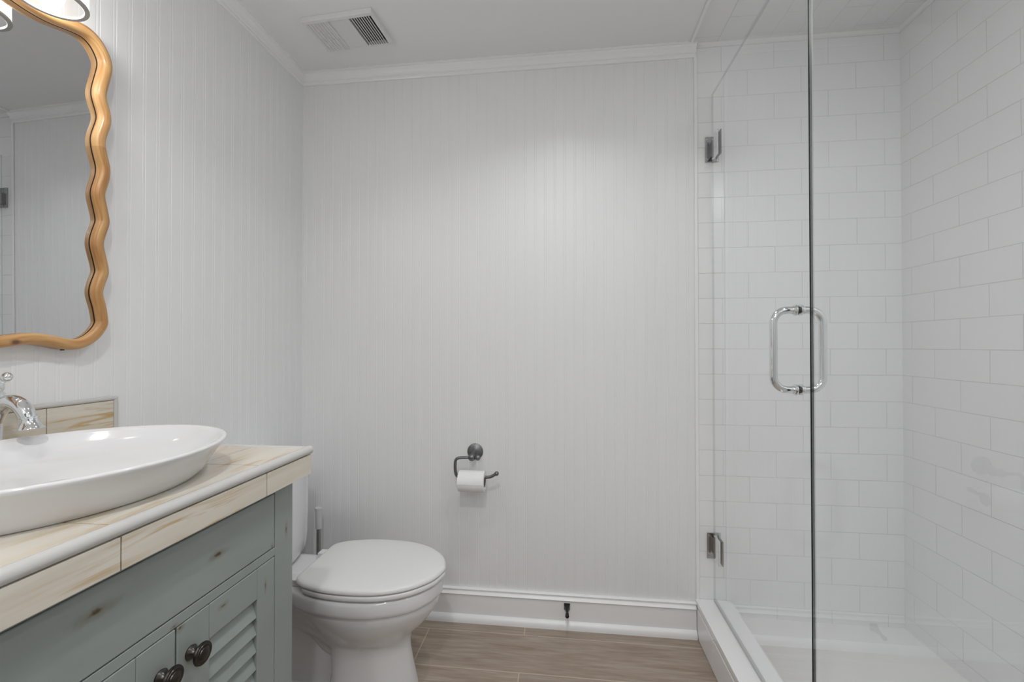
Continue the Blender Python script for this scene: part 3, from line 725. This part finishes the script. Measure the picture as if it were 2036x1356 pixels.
mb.box(CX - 0.0119, CX, CY1 + 0.066, CY0 - 0.066, 0.718, 0.737)
mb.box(CX - 0.0119, CX, CY1 + 0.066, CY0 - 0.066, 0.862, CTZ)
mb.box(CX - 0.0119, CX, CY1 + 0.066, CY0 - 0.066, 0.07, 0.11)
build('face_frame', mb, M['sage_body'], cab, bevel=0.0012)
mb = MB(); g = 0.0016
mb.box(CX - 0.018, CX + 0.0005, CY1 + 0.066 + g, CY0 - 0.066 - g, 0.737 + g, 0.861)
build('drawer_front', mb, M['sage_drawer'], cab, bevel=0.003, bseg=3)
def louvre_door(y0, y1, knob_y):
    # y0 nearer the back wall
    z0, z1 = 0.112, 0.7165
    a, b = y0 - g, y1 + g
    st = 0.057
    mb = MB()
    mb.box(CX - 0.018, CX + 0.0005, a - st, a, z0, z1).box(CX - 0.018, CX + 0.0005, b, b + st + 0.013, z0, z1) if knob_y < -1.0 and y1 < -1.2 and y0 > -1.1 else mb.box(CX - 0.018, CX + 0.0005, a - st - 0.013, a, z0, z1).box(CX - 0.018, CX + 0.0005, b, b + st, z0, z1)
    wide_near = y0 > -1.1
    la, lb = (a - st, b + st + 0.013) if wide_near else (a - st - 0.013, b + st)
    mb.box(CX - 0.018, CX + 0.0005, lb, la, z1 - 0.066, z1).box(CX - 0.018, CX + 0.0005, lb, la, z0, z0 + 0.07)
    d = build('louvred_door', mb, M['sage_door'], cab, bevel=0.0022)
    mb = MB(); z = z1 - 0.066 - 0.003
    while z > z0 + 0.075:
        mb.loft([[(CX - 0.0165, y, z - 0.004), (CX - 0.0135, y, z), (CX - 0.001, y, z - 0.036), (CX - 0.004, y, z - 0.0385)] for y in (lb, la)])
        z -= 0.0375
    mb.box(CX - 0.0185, CX - 0.0165, lb, la, z0 + 0.07, z1 - 0.066)
    build('louvre_slats', mb, M['sage_door'], d, bevel=0.0008)
    mb = MB(); kz = 0.655
    mb.lathe([(0.0125, 0), (0.0130, 0.002), (0.0105, 0.005), (0.0070, 0.009), (0.0062, 0.014), (0.0085, 0.018), (0.0185, 0.0205), (0.0196, 0.023), (0.0187, 0.0255), (0.0158, 0.0258), (0.0152, 0.0268), (0.0113, 0.0270), (0.0107, 0.0282), (0.0058, 0.0295), (0.0005, 0.030)], (CX + 0.0005, knob_y, kz), (1, 0, 0), 36)
    build('knob', mb, M['knob'], d, smooth=True, angle=35)
louvre_door(CY0 - 0.066, -1.2195, -1.190)
louvre_door(-1.2195, CY1 + 0.066, -1.2495)

# ------------------------------------------------------------------ tiled counter
KX = 0.566; KY0, KY1, KZ = -0.857, -1.590, 0.944
top = empty('countertop', (0.28, -1.22, KZ))
thing(top, 'cream wood-veined tile countertop with rounded grey edge trim, on the green vanity', 'countertop')
mb = MB()
mb.box(0.002, KX - 0.006, KY1 + 0.004, KY0 - 0.006, CTZ + 0.0005, KZ - 0.002)
build('grout_bed', mb, M['grout'], top)
def tiles(xs, ys, z0, z1, gp=0.0012):
    mb = MB()
    for i in range(len(xs) - 1):
        for j in range(len(ys) - 1):
            mb.box(xs[i] + gp, xs[i + 1] - gp, ys[j + 1] + gp, ys[j] - gp, z0, z1)
    return mb
build('top_tiles', tiles([0.002, 0.108, 0.414, KX - 0.015], [KY0 - 0.008, -1.029, -1.342, KY1], KZ - 0.0105, KZ), M['cream'], top, bevel=0.0006)
mb = MB()
ys = [KY0, -1.026, -1.340, KY1]
for j in range(3): mb.box(KX - 0.007, KX + 0.001, ys[j + 1] + 0.0012, ys[j] - 0.0012, CTZ + 0.002, 0.9265)
xs = [0.002, 0.25, KX - 0.008]
for j in range(2): mb.box(xs[j] + 0.001, xs[j + 1] - 0.001, KY0 - 0.007, KY0 + 0.001, CTZ + 0.002, 0.9265)
build('front_tiles', mb, M['cream'], top, bevel=0.0008)
mb = MB()
def halfround(cx, cz, r=0.0105, n=10):
    return [(cx + r * math.cos(2 * PI * k / (2 * n)), cz + r * math.sin(2 * PI * k / (2 * n))) for k in range(2 * n)]
c = (KX - 0.0065, 0.9372)
mb.prof_y(halfround(*c), KY0 + 0.003, KY1)
build('edge_trim', mb, M['liner'], top, smooth=True)
mb = MB(); mb.loft([[(x, KY0 - 0.0065 + 0.0105 * math.cos(2 * PI * k / 20), 0.9372 + 0.0105 * math.sin(2 * PI * k / 20)) for k in range(20)] for x in (0.002, KX - 0.006)])
build('side_trim', mb, M['liner'], top, smooth=True)

# backsplash
bs = empty('backsplash', (0.006, -1.22, KZ))
thing(bs, 'low cream tile backsplash with pale liner edge on the left wall, behind the sink', 'backsplash')
mb = MB(); yy = [KY0 - 0.006, -1.017, -1.33, KY1]
for j in range(3): mb.box(0.0005, 0.0085, yy[j + 1] + 0.001, yy[j] - 0.001, KZ + 0.0005, 1.0555)
build('splash_tiles', mb, M['cream'], bs, bevel=0.0006)
mb = MB(); mb.box(0.0003, 0.006, KY1, KY0 - 0.002, KZ + 0.0005, 1.0575); build('grout_bed', mb, M['grout'], bs)
mb = MB(); mb.tube([(0.0062, KY1, 1.0620), (0.0062, KY0 - 0.0005, 1.0620)], 0.0058, 14).tube([(0.0062, KY0 - 0.0005, KZ + 0.0005), (0.0062, KY0 - 0.0005, 1.0620)], 0.0058, 14).sphere((0.0062, KY0 - 0.0005, 1.0620), 0.0058, 14)
build('liner', mb, M['liner'], bs, smooth=True)

# ------------------------------------------------------------------ vessel sink
SX, SY = 0.318, -1.229
sink = empty('vessel_sink', (SX, SY, KZ))
thing(sink, 'large oval white china vessel sink standing on the cream counter', 'sink')
def er(a, b, z, n=72): return [(SX + a * math.cos(2 * PI * j / n), SY + b * math.sin(2 * PI * j / n), z) for j in range(n)]
mb = MB(); Z = KZ
A, B = 0.2355, 0.268
mb.loft([er(A - 0.060, B - 0.051, Z + 0.0004), er(A - 0.052, B - 0.043, Z + 0.0008), er(A - 0.049, B - 0.040, Z + 0.003), er(A - 0.041, B - 0.032, Z + 0.012), er(A - 0.028, B - 0.022, Z + 0.032), er(A - 0.014, B - 0.011, Z + 0.050), er(A - 0.004, B - 0.004, Z + 0.062), er(A, B, Z + 0.0675), er(A - 0.0008, B - 0.0008, Z + 0.0705), er(A - 0.005, B - 0.005, Z + 0.0718), er(A - 0.010, B - 0.010, Z + 0.0705), er(A - 0.016, B - 0.016, Z + 0.065), er(A - 0.030, B - 0.031, Z + 0.052), er(A - 0.055, B - 0.057, Z + 0.033), er(A - 0.10, B - 0.105, Z + 0.022), er(A - 0.16, B - 0.17, Z + 0.0165), er(0.026, 0.026, Z + 0.0150)])
build('basin', mb, M['china'], sink, smooth=True, angle=60)
mb = MB(); mb.lathe([(0.0255, 0.0142), (0.0255, 0.0165), (0.021, 0.0175), (0.010, 0.0172), (0.001, 0.0178)], (SX, SY, Z), seg=28)
build('drain', mb, M['chrome'], sink, smooth=True)

# ------------------------------------------------------------------ faucet
FX, FY = 0.042, -1.138
fa = empty('faucet', (FX, FY, KZ))
thing(fa, 'polished chrome arched faucet with lever handle, behind the white vessel sink', 'faucet')
mb = MB(); mb.lathe([(0.026, 0.0004), (0.026, 0.006), (0.022, 0.010), (0.016, 0.020), (0.0145, 0.050), (0.0165, 0.095), (0.0195, 0.130), (0.0215, 0.150), (0.019, 0.160), (0.015, 0.166)], (FX, FY, KZ), seg=30)
build('body', mb, M['chrome'], fa, smooth=True)
mb = MB()
p = bez([(FX + 0.006, FY, KZ + 0.105), (FX + 0.020, FY, KZ + 0.132), (FX + 0.044, FY, KZ + 0.1445), (FX + 0.066, FY, KZ + 0.138), (FX + 0.080, FY, KZ + 0.122), (FX + 0.086, FY, KZ + 0.104), (FX + 0.089, FY, KZ + 0.092)], 7)
nP = len(p); mb.tube([tuple(q) for q in p], [0.0150 - 0.0015 * (i / nP) for i in range(nP)], 22)
build('spout', mb, M['chrome'], fa, smooth=True)
mb = MB(); mb.lathe([(0.0125, 0), (0.0150, 0.0005), (0.0152, 0.002), (0.0132, 0.0035), (0.0138, 0.010), (0.0165, 0.018), (0.0215, 0.024), (0.0215, 0.0255), (0.017, 0.0258), (0.015, 0.022)], (FX + 0.0885, FY, KZ + 0.1145), (0.16, 0, -1), 30)
build('spout_bell', mb, M['chrome'], fa, smooth=True)
mb = MB(); mb.lathe([(0.016, 0.1655), (0.018, 0.170), (0.018, 0.180), (0.013, 0.188), (0.004, 0.191)], (FX, FY, KZ), seg=26)
mb.tube([(FX - 0.006, FY, KZ + 0.181), (FX + 0.012, FY, KZ + 0.186), (FX + 0.026, FY, KZ + 0.191)], [0.008, 0.0065, 0.0055], 16)
mb.lathe([(0.0055, -0.002), (0.0085, 0.0), (0.0085, 0.003), (0.006, 0.005)], (FX + 0.022, FY, KZ + 0.1895), (0.95, 0, 0.2), 18)
mb.sphere((FX + 0.035, FY, KZ + 0.1945), 0.0092, 18)
build('lever', mb, M['chrome'], fa, smooth=True)

# ------------------------------------------------------------------ mirror
mir = empty('wall_mirror', (0.0, -1.205, 1.58))
thing(mir, 'mirror in a wavy honey pine frame on the left wall, above the sink', 'mirror')
MCY = -1.2115
# centre line of the right half of the wavy rail, bottom middle -> right side -> top middle, as (y, z)
RAIL = [(-1.2115, 1.217), (-1.176, 1.212), (-1.1425, 1.2052), (-1.0792, 1.2166), (-1.0486, 1.217), (-1.0179, 1.211), (-0.9961, 1.2058), (-0.9678, 1.2059), (-0.9427, 1.2259), (-0.928, 1.2541), (-0.9276, 1.2732), (-0.9326, 1.3032), (-0.9405, 1.3339), (-0.9354, 1.3597), (-0.9271, 1.3838), (-0.9267, 1.4004), (-0.9335, 1.4308), (-0.9396, 1.4598), (-0.9339, 1.4877), (-0.9262, 1.5126), (-0.9258, 1.5293), (-0.932, 1.5592), (-0.937, 1.5867), (-0.9312, 1.6116), (-0.9253, 1.6355), (-0.9243, 1.6603), (-0.9317, 1.689), (-0.9361, 1.7125), (-0.9356, 1.7317), (-0.9286, 1.7568), (-0.9227, 1.7803), (-0.9246, 1.8011), (-0.9327, 1.8261), (-0.9353, 1.8475), (-0.927, 1.8831), (-0.92, 1.9196), (-0.936, 1.9502), (-0.9584, 1.9662), (-0.9832, 1.9671), (-1.0284, 1.9533), (-1.0587, 1.9502), (-1.0873, 1.9517), (-1.118, 1.958), (-1.142, 1.9625), (-1.176, 1.957), (-1.2115, 1.951)]

half = [Vector((y, z)) for y, z in RAIL]
half = [Vector((p.x + 0.0147 * min(1, max(0, (p.x + 1.06) / 0.10)) * min(1, max(0, (p.y - 1.19) / 0.05)), p.y + 0.012 * min(1, max(0, (p.y - 1.86) / 0.08)))) for p in half]
full = half + [Vector((2 * MCY - p.x, p.y)) for p in reversed(half[1:-1])]
def closed_cr(P, n=5):
    out = []; N = len(P)
    for i in range(N):
        a, b, c, d = P[(i - 1) % N], P[i], P[(i + 1) % N], P[(i + 2) % N]
        for k in range(n):
            t = k / n
            out.append(0.5 * ((2 * b) + (c - a) * t + (2 * a - 5 * b + 4 * c - d) * t * t + (3 * b - a - 3 * c + d) * t ** 3))
    return out
def smooth_closed(P, it=2):
    for _ in range(it):
        P = [(P[i - 1] + P[i] * 2 + P[(i + 1) % len(P)]) / 4 for i in range(len(P))]
    return P
rail = smooth_closed(closed_cr(full), 3)
NR = len(rail)
hw = 0.0128
def MX(y, z): return 0.0195 + 0.024 * (y + 0.90) - 0.009 * (z - 1.58)      # the pane hangs very slightly askew in its rebate
def rail_profile(m):
    return [(-hw, 0.002), (-hw, m - 0.0010), (-hw + 0.0008, m - 0.0006), (-hw + 0.0008, m + 0.0014), (-hw, m + 0.0018), (-hw, 0.0310), (-hw + 0.0012, 0.0355), (-hw + 0.0040, 0.0388), (-hw + 0.0080, 0.0403), (0.0010, 0.0405), (0.0060, 0.0390), (0.0098, 0.0353), (0.0119, 0.0300), (hw, 0.0235), (hw, 0.002)]
RPROF = rail_profile(0.0195)
GAP_STRIP = (1, 2, 3)  # faces painted dark for the shaded gap between frame and mirror
mb = MB(); L = 0.0; K = len(RPROF); rings = []; lens = []
for i in range(NR):
    t = rail[(i + 1) % NR] - rail[i - 1]; t.normalize()
    nrm = Vector((t.y, -t.x))                        # outward when running anticlockwise seen from the room
    c = Vector((MCY, 1.58))
    if (rail[i] - c).dot(nrm) < 0: nrm = -nrm
    rings.append([(x, rail[i].x + nrm.x * s, rail[i].y + nrm.y * s) for s, x in rail_profile(MX(rail[i].x, rail[i].y))]); lens.append(L)
    L += (rail[(i + 1) % NR] - rail[i]).length
vv = [0]
for k in range(1, K): vv.append(vv[-1] + math.hypot(RPROF[k][0] - RPROF[k - 1][0], RPROF[k][1] - RPROF[k - 1][1]))
n0 = 0
for r in rings: mb.v += r
for i in range(NR):
    i2 = (i + 1) % NR; u0 = lens[i]; u1 = lens[i] + (rail[i2] - rail[i]).length
    for k in range(K):
        k2 = (k + 1) % K
        mb.f.append((i * K + k, i2 * K + k, i2 * K + k2, i * K + k2)); mb.mi.append(1 if k in GAP_STRIP else 0)
        va, vb = vv[k], vv[k2] if k2 else vv[k] + 0.04
        mb.uv.append(((u0, va), (u1, va), (u1, vb), (u0, vb)))
build('wavy_frame', mb, [M['pine'], M['gap_shade']], mir, smooth=True, angle=45)
mb = MB(); ins = []
for i in range(NR):
    t = rail[(i + 1) % NR] - rail[i - 1]; t.normalize(); nrm = Vector((t.y, -t.x))
    if (rail[i] - Vector((MCY, 1.58))).dot(nrm) < 0: nrm = -nrm
    ins.append(rail[i] - nrm * (hw - 0.003))
mb.loft([[(MX(p.x, p.y) - 0.0012, p.x, p.y) for p in ins], [(MX(p.x, p.y), p.x, p.y) for p in ins]])
build('mirror_glass', mb, M['mirror'], mir)
for y in (-0.990, 2 * MCY + 0.990):
    mb = MB(); mb.tube([(0.0135, y, 1.1950), (0.0135, y, 1.1905)], 0.004, 12)
    build('frame_bumper', mb, M['black'], mir, smooth=True)

# ------------------------------------------------------------------ vanity light over the mirror
vl = empty('vanity_light', (0.0, MCY, 2.16))
thing(vl, 'wall light above the wavy mirror with two open milky glass shades', 'wall light')
SHX, SHZ = 0.115, 1.937
mb = MB(); mb.box(0.0, 0.022, MCY - 0.19, MCY + 0.19, 2.105, 2.215)
build('back_plate', mb, M['chrome'], vl, bevel=0.006, bseg=3)
for y in (-1.097, 2 * MCY + 1.097):
    mb = MB(); mb.tube([tuple(q) for q in bez([(0.020, y, 2.16), (0.06, y, 2.165), (0.10, y, 2.155), (SHX, y, 2.125), (SHX, y, 2.10)], 6)], 0.007, 14)
    mb.lathe([(0.020, 2.066), (0.024, 2.068), (0.024, 2.098), (0.016, 2.112), (0.008, 2.118)], (SHX, y, 0), seg=24)
    arm = build('lamp_arm', mb, M['chrome'], vl, smooth=True)
    mb = MB()
    prof = [(0.0605, SHZ + 0.004), (0.060, SHZ + 0.05), (0.058, SHZ + 0.09), (0.050, SHZ + 0.115), (0.034, SHZ + 0.126), (0.025, SHZ + 0.127)]
    mb.lathe(prof, (SHX, y, 0), seg=48, cap=False)
    inn = [(r - 0.003, h - (0.002 if r < 0.055 else 0)) for r, h in prof]
    mb.lathe(inn, (SHX, y, 0), seg=48, cap=False)
    sh = build('lamp_shade', mb, M['shade'], vl, smooth=True, recalc=False)
    mb = MB(); mb.lathe([(0.0530, SHZ + 0.005), (0.0525, SHZ + 0.001), (0.0535, SHZ), (0.0610, SHZ), (0.0618, SHZ + 0.002), (0.0612, SHZ + 0.005), (0.0530, SHZ + 0.005)], (SHX, y, 0), seg=48, cap=False)
    build('shade_rim', mb, M['shaderim'], sh, smooth=True)
    mb = MB(); mb.lathe([(0.012, 2.067), (0.013, 2.05), (0.020, 2.03), (0.024, 2.012), (0.020, 1.995), (0.010, 1.986), (0.001, 1.984)], (SHX, y, 0), seg=22)
    build('bulb', mb, M['bulb'], arm, smooth=True)
    l = bpy.data.lights.new('bulb_lamp', 'POINT'); l.energy = VANITY_W; l.shadow_soft_size = 0.024; l.color = (1, 0.97, 0.94)
    lo = bpy.data.objects.new('bulb_lamp', l); COL.objects.link(lo); lo.location = (SHX, y, 1.958)
